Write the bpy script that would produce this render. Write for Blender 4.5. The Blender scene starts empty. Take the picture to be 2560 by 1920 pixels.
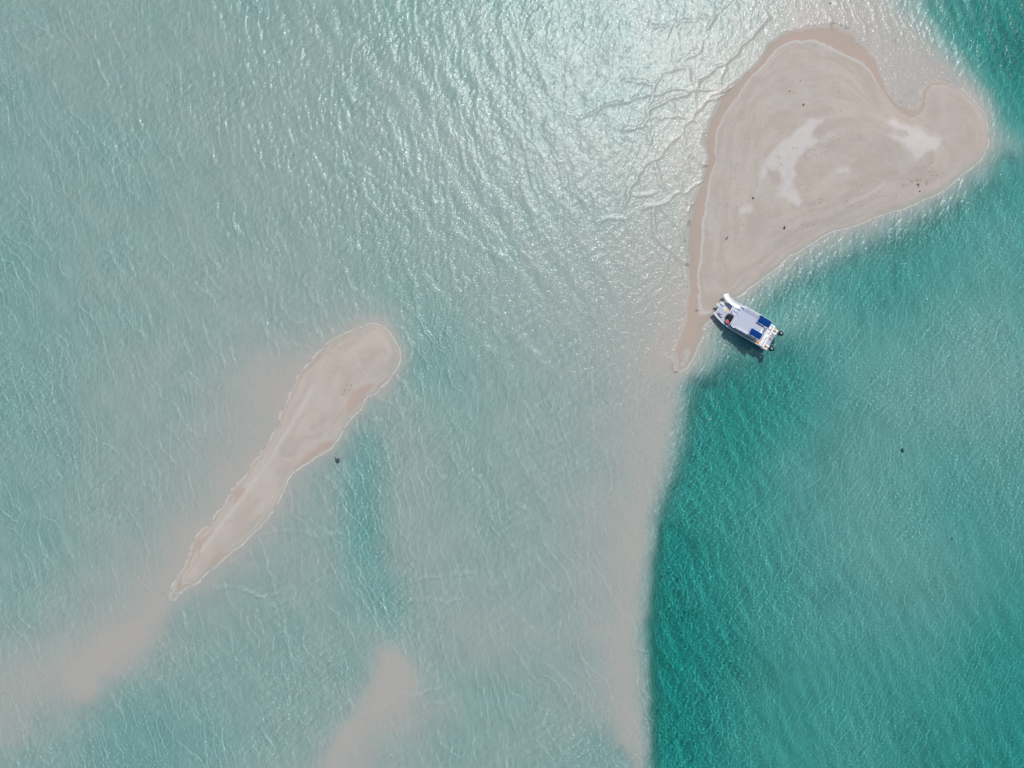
import bpy, bmesh, math, random
import numpy as np
from mathutils import Vector, Matrix
sc = bpy.context.scene
COL = sc.collection

# ------------------------------------------------------------------ camera, sky, sun, exposure
S = 0.0625            # metres per photograph pixel on the water plane
H = 111.1             # height of the camera above the water
cam = bpy.data.cameras.new('camera'); camo = bpy.data.objects.new('camera', cam); COL.objects.link(camo)
camo.location = (0, 0, H); cam.sensor_width = 36; cam.lens = 25.0
cam.clip_start = 0.5; cam.clip_end = 6000
sc.camera = camo

SUN_DIR = Vector((0.16, 0.50, 1.0)).normalized()
elev = math.asin(SUN_DIR.z); az = math.atan2(SUN_DIR.x, SUN_DIR.y)
sun = bpy.data.lights.new('sun', 'SUN'); sun.energy = 3.3; sun.angle = math.radians(0.5); sun.color = (1.0, 0.965, 0.92)
suno = bpy.data.objects.new('sun', sun); COL.objects.link(suno)
suno.rotation_euler = SUN_DIR.to_track_quat('Z', 'Y').to_euler()
sun.cycles.is_caustics_light = True       # sunlight refracted by the waves draws its own net on the sand

world = bpy.data.worlds.new("World"); sc.world = world; world.use_nodes = True
wn = world.node_tree; bgn = wn.nodes['Background']
sky = wn.nodes.new('ShaderNodeTexSky'); sky.sky_type = 'NISHITA'; sky.sun_disc = False
sky.sun_elevation = elev; sky.sun_rotation = az
wn.links.new(sky.outputs[0], bgn.inputs[0]); bgn.inputs[1].default_value = 0.14

sc.view_settings.view_transform = 'Standard'; sc.view_settings.look = 'None'
sc.view_settings.exposure = 0.08; sc.view_settings.gamma = 1.0
cy = sc.cycles
cy.use_denoising = True
cy.max_bounces = 8; cy.diffuse_bounces = 3; cy.glossy_bounces = 3; cy.transmission_bounces = 6
cy.transparent_max_bounces = 8; cy.volume_bounces = 0
cy.caustics_refractive = True; cy.caustics_reflective = False
cy.sample_clamp_indirect = 4.0; cy.sample_clamp_direct = 6.0

# ------------------------------------------------------------------ helpers
def tag(o, label=None, cat=None, group=None, kind=None):
    if label: o['label'] = label
    if cat: o['category'] = cat
    if group: o['group'] = group
    if kind: o['kind'] = kind
    return o

def nodes(name):
    m = bpy.data.materials.new(name); m.use_nodes = True
    return m, m.node_tree, m.node_tree.nodes, m.node_tree.links.new

def mat(name, col, rough=0.6, metal=0.0, noise=0.06, scale=6.0, bump=0.0, spec=0.5):
    m, nt, N, L = nodes(name)
    b = N['Principled BSDF']; b.inputs['Roughness'].default_value = rough; b.inputs['Metallic'].default_value = metal
    b.inputs['Specular IOR Level'].default_value = spec
    tc = N.new('ShaderNodeTexCoord'); no = N.new('ShaderNodeTexNoise'); no.inputs['Scale'].default_value = scale; no.inputs['Detail'].default_value = 5
    L(tc.outputs['Object'], no.inputs['Vector'])
    mr = N.new('ShaderNodeMapRange'); mr.inputs['From Min'].default_value = .3; mr.inputs['From Max'].default_value = .7
    mr.inputs['To Min'].default_value = 1 - noise; mr.inputs['To Max'].default_value = 1 + noise
    L(no.outputs['Fac'], mr.inputs['Value'])
    vm = N.new('ShaderNodeVectorMath'); vm.operation = 'SCALE'; vm.inputs[0].default_value = col; L(mr.outputs[0], vm.inputs['Scale'])
    L(vm.outputs[0], b.inputs['Base Color'])
    if bump:
        bp = N.new('ShaderNodeBump'); bp.inputs['Strength'].default_value = bump; bp.inputs['Distance'].default_value = .02
        L(no.outputs['Fac'], bp.inputs['Height']); L(bp.outputs[0], b.inputs['Normal'])
    return m

def grid_mesh(name, xs, ys, Z, keep=None):
    nx, ny = len(xs), len(ys)
    X, Y = np.meshgrid(xs, ys)
    v = np.stack([X, Y, Z], -1).reshape(-1, 3).astype(np.float32)
    i = np.arange(nx * ny, dtype=np.int32).reshape(ny, nx)
    q = np.stack([i[:-1, :-1], i[:-1, 1:], i[1:, 1:], i[1:, :-1]], -1).reshape(-1, 4)
    if keep is not None:
        kf = keep.ravel(); q = q[kf[q].all(1)]
        used = np.zeros(len(v), bool); used[q.ravel()] = True
        new = np.cumsum(used) - 1; v = v[used]; q = new[q].astype(np.int32)
    me = bpy.data.meshes.new(name)
    me.vertices.add(len(v)); me.vertices.foreach_set('co', v.ravel())
    me.loops.add(q.size); me.loops.foreach_set('vertex_index', q.ravel())
    me.polygons.add(len(q)); me.polygons.foreach_set('loop_start', np.arange(len(q), dtype=np.int32) * 4)
    me.update(calc_edges=True)
    me.polygons.foreach_set('use_smooth', np.ones(len(q), dtype=bool))
    o = bpy.data.objects.new(name, me); COL.objects.link(o)
    return o

def axis(lo, hi, step, far, grow=1.25):
    a = list(np.arange(lo, hi + step / 2, step)); st = step
    while a[-1] < far: st *= grow; a.append(a[-1] + st)
    st = step; b = []
    x = lo
    while x > -far: st *= grow; x -= st; b.append(x)
    return np.array(b[::-1] + a)

def smooth(a, b, x):
    t = np.clip((x - a) / (b - a), 0, 1); return t * t * (3 - 2 * t)

def dens(p, step=26.0, closed=False):
    p = [tuple(q) for q in p]
    if closed: p = p + [p[0]]
    out = []
    for a, b in zip(p[:-1], p[1:]):
        n = max(1, int(math.hypot(b[0]-a[0], b[1]-a[1]) / step))
        for k in range(n): out.append((a[0] + (b[0]-a[0]) * k / n, a[1] + (b[1]-a[1]) * k / n))
    if not closed: out.append(p[-1])
    return out

def sdf(poly, X, Y):
    """signed distance (negative inside) to a closed polygon"""
    d = np.full(X.shape, 1e9); ins = np.zeros(X.shape, bool); n = len(poly)
    for k in range(n):
        x0, y0 = poly[k]; x1, y1 = poly[(k + 1) % n]
        ex, ey = x1 - x0, y1 - y0; L2 = ex * ex + ey * ey + 1e-9
        t = np.clip(((X - x0) * ex + (Y - y0) * ey) / L2, 0, 1)
        d = np.minimum(d, (X - x0 - t * ex) ** 2 + (Y - y0 - t * ey) ** 2)
        c = ((y0 <= Y) & (y1 > Y)) | ((y1 <= Y) & (y0 > Y))
        ins ^= c & (X < x0 + (Y - y0) / (ey if abs(ey) > 1e-9 else 1e-9) * ex)
    d = np.sqrt(d); return np.where(ins, -d, d)

def ldist(pl, X, Y):
    d = np.full(X.shape, 1e9)
    for (x0, y0), (x1, y1) in zip(pl[:-1], pl[1:]):
        ex, ey = x1 - x0, y1 - y0; L2 = ex * ex + ey * ey + 1e-9
        t = np.clip(((X - x0) * ex + (Y - y0) * ey) / L2, 0, 1)
        d = np.minimum(d, (X - x0 - t * ex) ** 2 + (Y - y0 - t * ey) ** 2)
    return np.sqrt(d)

def vnoise(X, Y, scale, seed, octs=4):
    """value noise, roughly -1..1"""
    r = np.random.default_rng(seed); out = 0; amp = 1; tot = 0
    for o in range(octs):
        T = r.random((256, 256)) * 2 - 1
        x = X / scale + 37.3 * o + 4000; y = Y / scale + 11.7 * o + 4000
        xi = np.floor(x).astype(int); yi = np.floor(y).astype(int); fx = x - xi; fy = y - yi
        fx = fx * fx * (3 - 2 * fx); fy = fy * fy * (3 - 2 * fy)
        a = T[yi % 256, xi % 256]; b = T[yi % 256, (xi + 1) % 256]; c = T[(yi + 1) % 256, xi % 256]; d = T[(yi + 1) % 256, (xi + 1) % 256]
        out = out + amp * ((a * (1 - fx) + b * fx) * (1 - fy) + (c * (1 - fx) + d * fx) * fy)
        tot += amp; amp *= .5; scale *= .5
    return out / tot * 1.6

# surveyed points: the plan was drawn in three grids, all brought to one (photograph pixels on the water plane)
def D(*p): return [(x * 1.15732, y * 1.15732) for x, y in p]
def Z1(*p): return [(1600 + x / 2.304, y / 2.304) for x, y in p]
def Z2(*p): return [(960 + x / 2.304, y / 2.304) for x, y in p]
def Z4(*p): return [(x / 1.8436, 700 + y / 1.8436) for x, y in p]
def Z5(*p): return [(600 + x / 2.011, 1300 + y / 2.011) for x, y in p]
def W(p): return [((x - 1280) * S, (960 - y) * S) for x, y in p]

# ------------------------------------------------------------------ sea floor heights
CP = []
def add(pts, z, step=26):
    for p in (dens(pts, step) if step and len(pts) > 1 else pts): CP.append((p[0], p[1], z))
# main island: swash line (z .07) west and north, waterline (0)
swash = Z1((300,1659),(345,1500),(360,1300),(378,1150),(400,1050),(425,950),(430,820),(440,740),(470,670),(520,620),(570,540),(610,460),(680,400),(740,330),(790,290),(860,250),(940,225),(1010,222),(1080,250),(1150,290),(1230,340),(1300,370),(1345,420),(1370,490),(1392,580),(1420,640),(1460,685),(1530,722))
swash = Z1((322,1900),(328,1780),(335,1659)) + swash[1:]
add(swash, .075, 14)
edgeW = Z1((215,2060),(250,1950),(295,1800),(312,1659),(300,1560),(305,1400),(300,1300),(330,1190),(370,1080),(395,1000),(418,920),(392,860),(385,800),(420,710),(465,640),(482,560),(500,510),(560,470),(640,430),(700,350),(730,285),(830,232),(900,185),(970,170),(1060,165),(1110,160),(1170,200),(1250,250),(1330,300),(1355,370),(1372,430),(1390,490),(1410,545),(1440,592),(1490,628),(1560,645),(1615,632))
add(edgeW, 0.0, 14)
lobe = Z1((1650,612),(1668,535),(1700,500),(1760,515),(1830,560),(1900,605),(1950,660),(1985,720))
add(lobe, .06, 16)
add(Z1((1630,590),(1650,520),(1700,470),(1775,485),(1850,530),(1930,580),(1985,650),(2010,710)), -.02, 16)
edgeE = Z1((2020,760),(2012,820),(1985,890),(1930,950),(1850,1010),(1770,1080),(1690,1130),(1580,1170),(1460,1205),(1350,1245),(1260,1285),(1160,1315),(1050,1362),(940,1412),(860,1472),(800,1525),(730,1575),(650,1628),(600,1680),(560,1710))
add(edgeE, 0.0, 14)
inE = Z1((1990,750),(1985,800),(1955,868),(1900,928),(1820,988),(1745,1050),(1660,1100),(1560,1142),(1440,1178),(1330,1222),(1240,1258),(1140,1288),(1030,1338),(925,1385),(845,1445),(780,1495),(710,1545),(630,1600),(580,1650))
add(inE, .10, 16)
add(Z1((1700,950),(1500,1090),(1200,1210),(900,1340),(700,1480),(520,1640)), .35, 40)
add(Z1((520,700),(480,900),(450,1100),(430,1300),(415,1500)), .22, 40)
add(Z1((900,320),(1000,400),(1150,420),(1260,520)), .25, 40)
add(Z1((700,600),(620,900),(600,1200),(560,1450)), .5, 50)
add(Z1((950,600),(1050,560),(1180,600)), .5, 50)
add(Z1((760,900),(900,780),(1100,720),(1300,700),(1450,760),(1600,850)), .72, 40)
add(Z1((900,1100),(1100,1000),(1350,950),(1500,1000)), .6, 60)
add(Z1((1750,700),(1850,750),(1850,850)), .14, 40)
add(Z1((1640,740),(1720,790)), .1, 20)
# spit below the island, boat beached on it, submerged tail along the channel edge
add(D((1487,740),(1480,772)), .015, 12); add(D((1496,700),(1490,735),(1500,752),(1512,730)), .03, 12)
add(D((1470,770),(1462,800)), -.03, 14); add(D((1474,795),(1470,815)), -.01, 14)
add(D((1517,735),(1508,758),(1498,780),(1488,800)), -.01, 14)
add(D((1535,722),(1526,752),(1512,785),(1500,806)), -.25, 16)
add(D((1549,715),(1543,740),(1538,765)), -.55, 16)
add(D((1590,660),(1575,690),(1562,720)), -.45, 16); add(D((1560,690),(1548,700)),-.05,0)
add(D((1452,830),(1448,870),(1440,920),(1425,990),(1405,1060),(1386,1130),(1374,1200),(1366,1280),(1362,1400),(1366,1500),(1370,1600),(1374,1659)), -.12, 24)
add(D((1420,830),(1410,900),(1390,990),(1370,1060),(1350,1130),(1338,1200),(1330,1280),(1326,1400),(1330,1500),(1335,1600)), -.17, 30)
add(D((1478,830),(1472,870),(1462,920),(1447,990),(1426,1060),(1408,1130),(1397,1200),(1389,1280),(1385,1400),(1389,1500),(1394,1600),(1398,1659)), -.38, 24)
add(D((1500,830),(1492,880),(1482,930),(1467,1000),(1446,1070),(1427,1140),(1415,1210),(1408,1290),(1405,1400),(1409,1500),(1413,1600),(1417,1659)), -1.35, 24)
add(D((1525,840),(1520,900),(1505,960),(1490,1020),(1470,1080)), -2.2, 30)
add(D((1456,1150),(1442,1230),(1433,1300),(1430,1400),(1434,1500),(1438,1600),(1442,1659)), -2.9, 30)
# beach drop on the south-east side of the island
add(D((1620,665),(1680,615),(1760,565),(1850,520),(1930,487),(2010,455),(2080,412),(2130,368),(2160,320)), -.6, 24)
add(D((1650,680),(1720,630),(1800,580),(1890,545),(1970,510),(2050,470),(2120,420),(2170,370)), -1.5, 40)
add(D((1630,735),(1700,700),(1760,670)), -1.25, 30)
add(D((2165,215),(2120,150),(2060,80),(2010,20)), -1.4, 30)
add(D((2148,240),(2110,185),(2060,130),(2010,75),(1970,20)), -.45, 26)
add(D((2120,215),(2080,165),(2030,120),(1985,75)), -.12, 26)
add(D((2190,180),(2150,100),(2110,40)), -2.2, 30); add(D((2160,250),(2170,290)), -.9, 20)
add(D((2200,100),(2200,10),(2180,60)), -2.6, 0); add(D((2205,260),(2190,340),(2190,420)), -1.7, 0); add(D((2200,330)), -1.0, 0)
# bay between head and lobe, shelf north of the island
add(Z1((1560,700),(1640,690)), .05, 20); add(Z1((1450,540),(1520,590),(1590,585)), -.03, 14)
add(D((1905,150),(1920,185)), -.035, 12); add(D((1960,200),(1985,235)), -.045, 12); add(D((1880,110),(1950,150)), -.08, 14)
add(D((2010,150),(2060,190)), -.035, 14); add(D((1850,60),(1900,90)), -.03, 12); add(D((1800,40),(1840,30)), -.035, 10)
add(D((1750,30),(1690,40),(1700,10)), -.05, 20); add(D((1880,30),(1930,40)), -.06, 0); add(D((1960,60)), -.15, 0)
add(D((1780,5),(1900,5)), -.08, 30)
# shallows west of the island
add(D((1640,90),(1560,160),(1500,280),(1480,380),(1470,480),(1465,580),(1450,680)), -.06, 30)
add(D((1500,100),(1420,200),(1400,300),(1390,400),(1390,500),(1400,600),(1400,720)), -.16, 40)
add(D((1600,20),(1500,30)), -.22, 0); add(D((1300,250),(1280,400),(1280,520),(1300,650)), -.33, 60)
for x, y, z in [(1380,80,.45),(1250,60,.65),(1130,40,.7),(1000,30,.75),(1180,180,.48),(1060,160,.55),(900,150,.6),(880,40,.8),(1130,330,.42),(1000,330,.5),(880,320,.52),(1150,470,.45),(1020,480,.5),(900,480,.55),(760,100,.65),(760,250,.52),(740,420,.5),(600,60,.6),(600,220,.5),(560,400,.5),(600,560,.52),(430,60,.62),(420,230,.55),(400,400,.6),(430,560,.5),(250,60,.58),(250,230,.58),(230,400,.68),(250,560,.58),(90,60,.6),(80,230,.65),(60,400,.75),(80,560,.85),(60,700,.95),(200,700,.72),(340,700,.5),(480,680,.45),(600,660,.5),(750,600,.62),(850,640,.8),(900,590,.62),(1000,600,.5),(1150,620,.45),(1280,760,.36),(1150,760,.5),(1040,740,.7),(960,740,.95),(900,720,.9),(900,800,.95),(960,850,.9),(1060,860,.75),(1180,880,.5),(1300,870,.35),(1000,960,.72),(1100,1000,.55),(1220,1010,.42),(1320,1000,.32),(960,1080,.72),(1050,1130,.6),(1180,1150,.42),(1290,1160,.28),(1000,1240,.5),(1120,1270,.42),(1240,1290,.33),(1310,1300,.22),(1040,1400,.42),(1160,1420,.45),(1260,1430,.35),(960,1480,.62),(1030,1500,.72),(1110,1510,.75),(1200,1520,.5),(1280,1540,.35),(1000,1600,.65),(1100,1620,.6),(1200,1600,.55),(1290,1620,.85),(1340,1645,.9),(930,1620,.45),(880,1650,.4),
 (778,950,1.25),(765,1010,1.3),(768,1080,1.3),(782,1150,1.35),(795,1220,1.2),(825,1290,1.05),(845,1350,.9),(750,960,1.0),(800,1090,1.0),(740,1110,.7),(815,1180,1.0),(800,870,.6),(850,880,.38),(862,960,.34),(868,1040,.36),(870,1120,.4),(880,1200,.38),(900,1290,.45),(720,1040,.5),(700,1120,.42),(710,1220,.45),(730,1310,.6),(720,1400,.62),(760,1450,.7),(640,1130,.38),(600,1200,.36),(620,1290,.48),(540,1260,.4),(520,1350,.55),(600,1400,.6),(460,1320,.45),(430,1400,.62),(520,1460,.72),(640,1480,.68),(380,1470,.7),(300,1500,.85),(420,1560,.9),(540,1570,.8),(240,1560,1.0),(200,1640,1.0),(330,1620,1.05),(480,1640,.9),(620,1580,.6),(660,1640,.5),
 (40,820,.85),(150,820,.68),(260,830,.5),(370,800,.44),(460,790,.36),(50,940,.9),(160,950,.72),(280,950,.5),(380,900,.38),(60,1060,.95),(170,1080,.7),(280,1060,.42),(50,1180,.85),(160,1180,.6),(250,1150,.4),(60,1300,.6),(160,1290,.4),(230,1270,.28),(50,1380,.35),(130,1370,.25),
 (500,810,.26),(560,790,.16),(560,850,.12),(500,880,.22),(460,930,.25),(430,1000,.24),(400,1080,.22),(360,1150,.2),(320,1200,.2),(300,1270,.16),
 (40,1450,.17),(120,1440,.13),(200,1400,.12),(260,1350,.1),(60,1520,.14),(150,1500,.14),(30,1600,.2),(90,1560,.35),(60,1640,.5),(220,1470,.3),(300,1400,.14),(340,1350,.12),
 (1460,1600,2.9),(1500,1500,2.6),(1500,1300,2.4),(1520,1150,2.1),(1560,1050,2.2),(1580,960,2.6),(1560,900,2.8),(1600,830,2.6),(1700,780,2.2),(1620,1200,1.9),(1620,1350,2.0),(1600,1500,2.05),(1580,1620,2.1),(1750,900,1.9),(1700,1000,1.75),(1750,1100,1.6),(1750,1250,1.7),(1740,1400,1.8),(1720,1560,2.0),(1850,800,1.5),(1850,950,1.4),(1880,1080,1.4),(1880,1230,1.45),(1900,1400,1.7),(1880,1550,1.9),(1850,1640,1.8),(2000,700,1.5),(1900,640,1.8),(2000,600,1.75),(2000,880,1.35),(2050,1000,1.55),(2080,1130,1.7),(2050,1280,1.5),(2030,1420,1.7),(2030,1560,1.95),(2120,560,1.5),(2120,700,1.25),(2150,820,1.15),(2180,950,1.3),(2190,1100,1.5),(2170,1250,1.7),(2170,1400,1.95),(2170,1560,2.2),(2190,480,1.5)]:
    CP.append((x * 1.15732, y * 1.15732, -z))
# left sand spit
spL = Z4((1640,225),(1700,207),(1760,216),(1808,262),(1838,312),(1838,380),(1808,440),(1765,478),(1738,515),(1700,565),(1640,618),(1600,678),(1560,738),(1510,785),(1430,845),(1370,885),(1330,925),(1290,1008),(1240,1078),(1180,1148),(1120,1198),(1060,1258),(1010,1308),(960,1345),(900,1388),(860,1430),(815,1470),(800,1450),(830,1400),(860,1320),(890,1265),(910,1210),(960,1158),(1020,1090),(1070,1020),(1110,958),(1150,918),(1190,848),(1230,788),(1280,690),(1310,640),(1340,570),(1370,500),(1400,440),(1430,390),(1490,330),(1560,270))
add(spL + [spL[0]], 0.0, 14)
add(Z4((1500,345),(1600,270),(1700,232),(1765,245),(1805,300),(1805,370)), .09, 22)
add(Z4((1790,400),(1735,460),(1690,485),(1650,510),(1625,560),(1600,620),(1555,690),(1490,760),(1400,795),(1345,880),(1300,960)), .06, 22)
add(Z4((1420,430),(1395,500),(1360,580),(1330,650),(1290,720),(1240,810),(1170,900),(1110,990),(1040,1080),(960,1180)), .09, 22)
add(Z4((1650,350),(1560,450),(1500,560),(1430,680),(1340,780)), .28, 50)
add(Z4((1280,860),(1200,960),(1120,1060),(1030,1170),(950,1270),(880,1360)), .12, 40)
add(Z4((1230,1040),(1130,1150),(1050,1230),(960,1310)), .05, 30)
add(Z4((1865,300),(1860,400),(1825,470),(1780,520)), -.16, 24); add(Z4((1895,280),(1890,400),(1860,480)), -.62, 30)
add(Z4((1800,215),(1700,170),(1600,200),(1500,260),(1420,320)), -.22, 30)
add(Z4((1640,660),(1590,745),(1520,810),(1420,875),(1360,925)), -.28, 22); add(Z4((1680,660),(1620,760)), -.6, 30)
add(Z4((1360,420),(1320,520),(1270,610),(1220,720),(1160,820),(1080,920),(1000,1030),(900,1150),(850,1260),(790,1390)), -.07, 30)
add(Z4((790,1480),(740,1530),(700,1590),(660,1640)), -.03, 18); add(D((340,1340),(300,1390),(250,1440),(190,1500)), -.05, 30)
add(Z4((880,1450),(840,1510),(780,1580)), -.3, 20); add(Z4((1000,1350),(1100,1270),(1200,1190),(1290,1080),(1350,970)), -.2, 28)
add(Z4((640,1510),(700,1430)), -.09, 16)
# drowned bar at the foot of the picture
bar = Z5((712,658),(780,660),(835,720),(870,790),(880,850),(840,890),(740,950),(650,1000),(600,1060),(520,1150),(470,1247),(438,1247),(450,1170),(505,1070),(580,970),(650,860),(708,760))
add(bar + [bar[0]], -.09, 14)
add(Z5((700,640),(790,640),(850,710),(890,790),(900,850)), -.24, 14); add(Z5((690,700),(688,770),(630,860),(565,960),(490,1065),(430,1175)), -.25, 14)
add(Z5((745,690),(750,720),(780,800),(740,800),(690,900),(600,1000),(520,1090),(470,1200)), -.015, 30)
add(Z5((680,680),(690,770),(620,880),(550,970),(470,1080),(410,1180)), -.32, 26)
add(Z5((920,860),(960,930),(1020,930)), -.3, 20); add(Z5((850,950),(760,1010),(680,1080),(620,1160),(560,1240)), -.17, 26)
add(Z5((1220,640)), -.07, 0); add(Z5((1170,640),(1220,590),(1270,640),(1220,690)), -.32, 0)

CP = np.array(CP); key = np.round(CP[:, :2] / 5).astype(int)
_, ui = np.unique(key, axis=0, return_index=True); CP = CP[np.sort(ui)]
px, py, pz = (CP[:, 0] - 1280) * S, (960 - CP[:, 1]) * S, CP[:, 2]
A_ = np.hypot(px[:, None] - px[None], py[:, None] - py[None]) - np.eye(len(px)) * 0.35
n_ = len(px); M_ = np.zeros((n_ + 1, n_ + 1)); M_[:n_, :n_] = A_; M_[:n_, n_] = 1; M_[n_, :n_] = 1
w_ = np.linalg.solve(M_, np.append(pz, 0.0))

def blur(a, s):
    r = int(3 * s); k = np.exp(-np.arange(-r, r + 1) ** 2 / (2 * s * s)); k /= k.sum()
    a = np.apply_along_axis(lambda v: np.convolve(np.pad(v, r, 'edge'), k, 'valid'), 1, a)
    return np.apply_along_axis(lambda v: np.convolve(np.pad(v, r, 'edge'), k, 'valid'), 0, a)

# coarse field on a regular 0.5 m grid, then bilinear look-ups
GX = np.arange(-100, 100.01, 0.5); GY = np.arange(-80, 80.01, 0.5)
gx, gy = np.meshgrid(GX, GY); ZC = np.full(gx.shape, w_[n_])
for k in range(n_): ZC += w_[k] * np.hypot(gx - px[k], gy - py[k])
ZC = np.clip(ZC, -3.4, 1.0)
ZC = np.where(ZC < 0, ZC * (.76 + .92 * smooth(.7, 2.4, -ZC)), ZC)
landd = np.minimum(sdf(W(edgeW + lobe + edgeE), gx, gy), sdf(W(spL), gx, gy))
landd = np.minimum(landd, sdf(W(D((1487,740),(1480,775),(1470,800),(1466,820),(1476,815),(1490,790),(1510,755),(1535,715),(1560,690),(1560,660),(1500,660))), gx, gy))
ZC = np.minimum(ZC, 1.2 - 1.235 * smooth(-.3, .9, landd))
ZC = blur(ZC, 0.7)

def bilin(F, X, Y):
    x = np.clip((X + 100) / .5, 0, len(GX) - 1.001); y = np.clip((Y + 80) / .5, 0, len(GY) - 1.001)
    xi = x.astype(int); yi = y.astype(int); fx = x - xi; fy = y - yi
    return (F[yi, xi] * (1 - fx) + F[yi, xi + 1] * fx) * (1 - fy) + (F[yi + 1, xi] * (1 - fx) + F[yi + 1, xi + 1] * fx) * fy

def bed_z(X, Y):
    z = bilin(ZC, X + .35 * vnoise(X, Y, 3.5, 81, 3), Y + .35 * vnoise(X, Y, 3.5, 82, 3))
    dp = np.clip(-z, 0, 3)
    z = z + vnoise(X, Y, 14, 3, 3) * np.clip(dp * .10, 0, .12) + vnoise(X, Y, 1.3, 5, 4) * .009
    # swept grain of the deep channel floor and the shallow banks
    z = z + vnoise(X * 1.0 + Y * .2, Y * .35, 5, 8, 3) * np.clip((dp - .3) * .05, 0, .09)
    far = np.clip((np.maximum(np.abs(X) - 92, np.abs(Y) - 72)) / 60, 0, 1)
    return z * (1 - far) + (-1.6 + .5 * vnoise(X, Y, 90, 12, 3)) * far

# ------------------------------------------------------------------ sand
xs = axis(-90, 90, .3, 2500); ys = axis(-70, 70, .3, 2500)
SX, SY = np.meshgrid(xs, ys); ZB = bed_z(SX, SY)
bed = grid_mesh('sand_ground', xs, ys, ZB); tag(bed, kind='structure')
bed['label'] = 'pale pink sand of the banks and the sea floor'
bed.cycles.is_caustics_receiver = True

def polymask(polys, soft, seed, amp=.6, nscale=2.2):
    m = np.zeros(SX.shape)
    sub = (np.abs(SX) < 90) & (np.abs(SY) < 70)
    x, y = SX[sub], SY[sub]
    nn = vnoise(x, y, nscale, seed, 4) * amp
    v = np.zeros(x.shape)
    for p in polys: v = np.maximum(v, smooth(soft * .6, -soft * .6, sdf(W(p), x, y) + nn))
    m[sub] = v; return m
white = polymask([
    Z1((1040,700),(960,712),(900,755),(870,800),(800,830),(750,890),(712,960),(780,985),(800,1060),(785,1140),(850,1165),(875,1150),(868,1090),(882,1020),(905,950),(945,880),(1000,850),(1060,820),(1120,785),(1060,782),(1010,800),(975,800),(1000,760)),
    Z1((700,975),(685,1060),(645,1140),(590,1215),(620,1222),(655,1150),(690,1070),(712,990)),
    Z1((870,1140),(900,1200),(915,1210),(905,1160),(885,1120)),
    Z1((1375,790),(1430,795),(1500,840),(1560,885),(1600,915),(1640,885),(1700,855),(1725,800),(1690,770),(1600,745),(1530,722),(1440,695),(1400,700),(1470,740),(1540,790),(1500,795),(1440,785)),
    Z1((1100,990),(1180,985),(1185,998),(1110,1002))], .7, 31, .7, 1.7)
path = np.zeros(SX.shape)
sub = (np.abs(SX) < 90) & (np.abs(SY) < 70)
pv = np.zeros(SX[sub].shape)
for pl, wd in ((Z4((1440,500),(1395,580),(1350,660),(1290,750),(1240,840),(1160,940),(1090,1040),(1010,1140),(930,1250)), .28),
               (Z1((1200,1170),(1300,1130),(1400,1060)), .25)):
    pv = np.maximum(pv, np.exp(-(ldist(W(pl), SX[sub], SY[sub]) / wd) ** 2))
path[sub] = pv
wetp = polymask([
    Z4((1600,620),(1605,560),(1640,510),(1690,475),(1725,478),(1720,495),(1680,520),(1665,560),(1640,600)),
    Z4((1345,895),(1380,840),(1410,795),(1470,765),(1530,735),(1545,755),(1480,800),(1400,860)),
    Z4((1075,1030),(1085,985),(1110,955),(1130,955),(1115,990),(1090,1020)),
    Z4((900,1240),(920,1200),(960,1165),(985,1155),(950,1200),(915,1245)),
    Z4((960,1330),(980,1280),(1010,1250),(1040,1245),(1030,1280),(990,1320)),
    Z4((1400,420),(1450,375),(1520,310),(1600,250),(1620,240),(1560,290),(1480,350),(1430,400))], .3, 33, .3, 1.2)
wrack = polymask([
    Z1((1430,1120),(1440,1070),(1520,1030),(1600,1000),(1680,980),(1720,1040),(1660,1100),(1560,1110),(1450,1160)),
    Z1((920,960),(960,900),(1040,880),(1060,920),(980,980)), Z1((880,1120),(885,1050),(915,1050),(910,1130)),
    Z4((1550,500),(1570,470),(1640,470),(1610,540),(1600,560))], 1.0, 34, 1.0, 2.5)
shade = vnoise(SX, SY, 22, 41, 4)            # broad drifts of finer, greyer and of pinker sand
me = bed.data
ca = me.color_attributes.new('sand_mask', 'FLOAT_COLOR', 'POINT')
rgba = np.stack([np.clip(white + path * .55, 0, 1), wetp, wrack, .5 + .5 * np.clip(shade, -1, 1)], -1).reshape(-1).astype(np.float32)
ca.data.foreach_set('color', rgba)

wl = .010 + .012 * vnoise(SX, SY, 6, 71, 3); wl[sub] = np.maximum(wl[sub], .082 * np.exp(-(ldist(W(swash[:25]), SX[sub], SY[sub]) / 3.5) ** 2))
fa = me.attributes.new('wet_line', 'FLOAT', 'POINT'); fa.data.foreach_set('value', np.clip(wl, .004, 1).ravel().astype(np.float32))
m, nt, N, L = nodes('sand'); bs = N['Principled BSDF']; bs.inputs['Roughness'].default_value = .9; bs.inputs['Specular IOR Level'].default_value = .1
def math_(op, a, b=None, clamp=False):
    n = N.new('ShaderNodeMath'); n.operation = op; n.use_clamp = clamp
    for i, v in enumerate((a, b)):
        if v is None: continue
        if isinstance(v, (int, float)): n.inputs[i].default_value = v
        else: L(v, n.inputs[i])
    return n.outputs[0]
def mr_(v, a, b, c=0.0, d=1.0):
    n = N.new('ShaderNodeMapRange'); n.interpolation_type = 'SMOOTHSTEP'; L(v, n.inputs['Value'])
    for k, q in zip(('From Min', 'From Max', 'To Min', 'To Max'), (a, b, c, d)): n.inputs[k].default_value = q
    return n.outputs[0]
def mix_(f, a, b):
    n = N.new('ShaderNodeMix'); n.data_type = 'RGBA'
    if isinstance(f, float): n.inputs[0].default_value = f
    else: L(f, n.inputs[0])
    for i, v in ((6, a), (7, b)):
        if isinstance(v, tuple): n.inputs[i].default_value = (*v, 1)
        else: L(v, n.inputs[i])
    return n.outputs[2]
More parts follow.
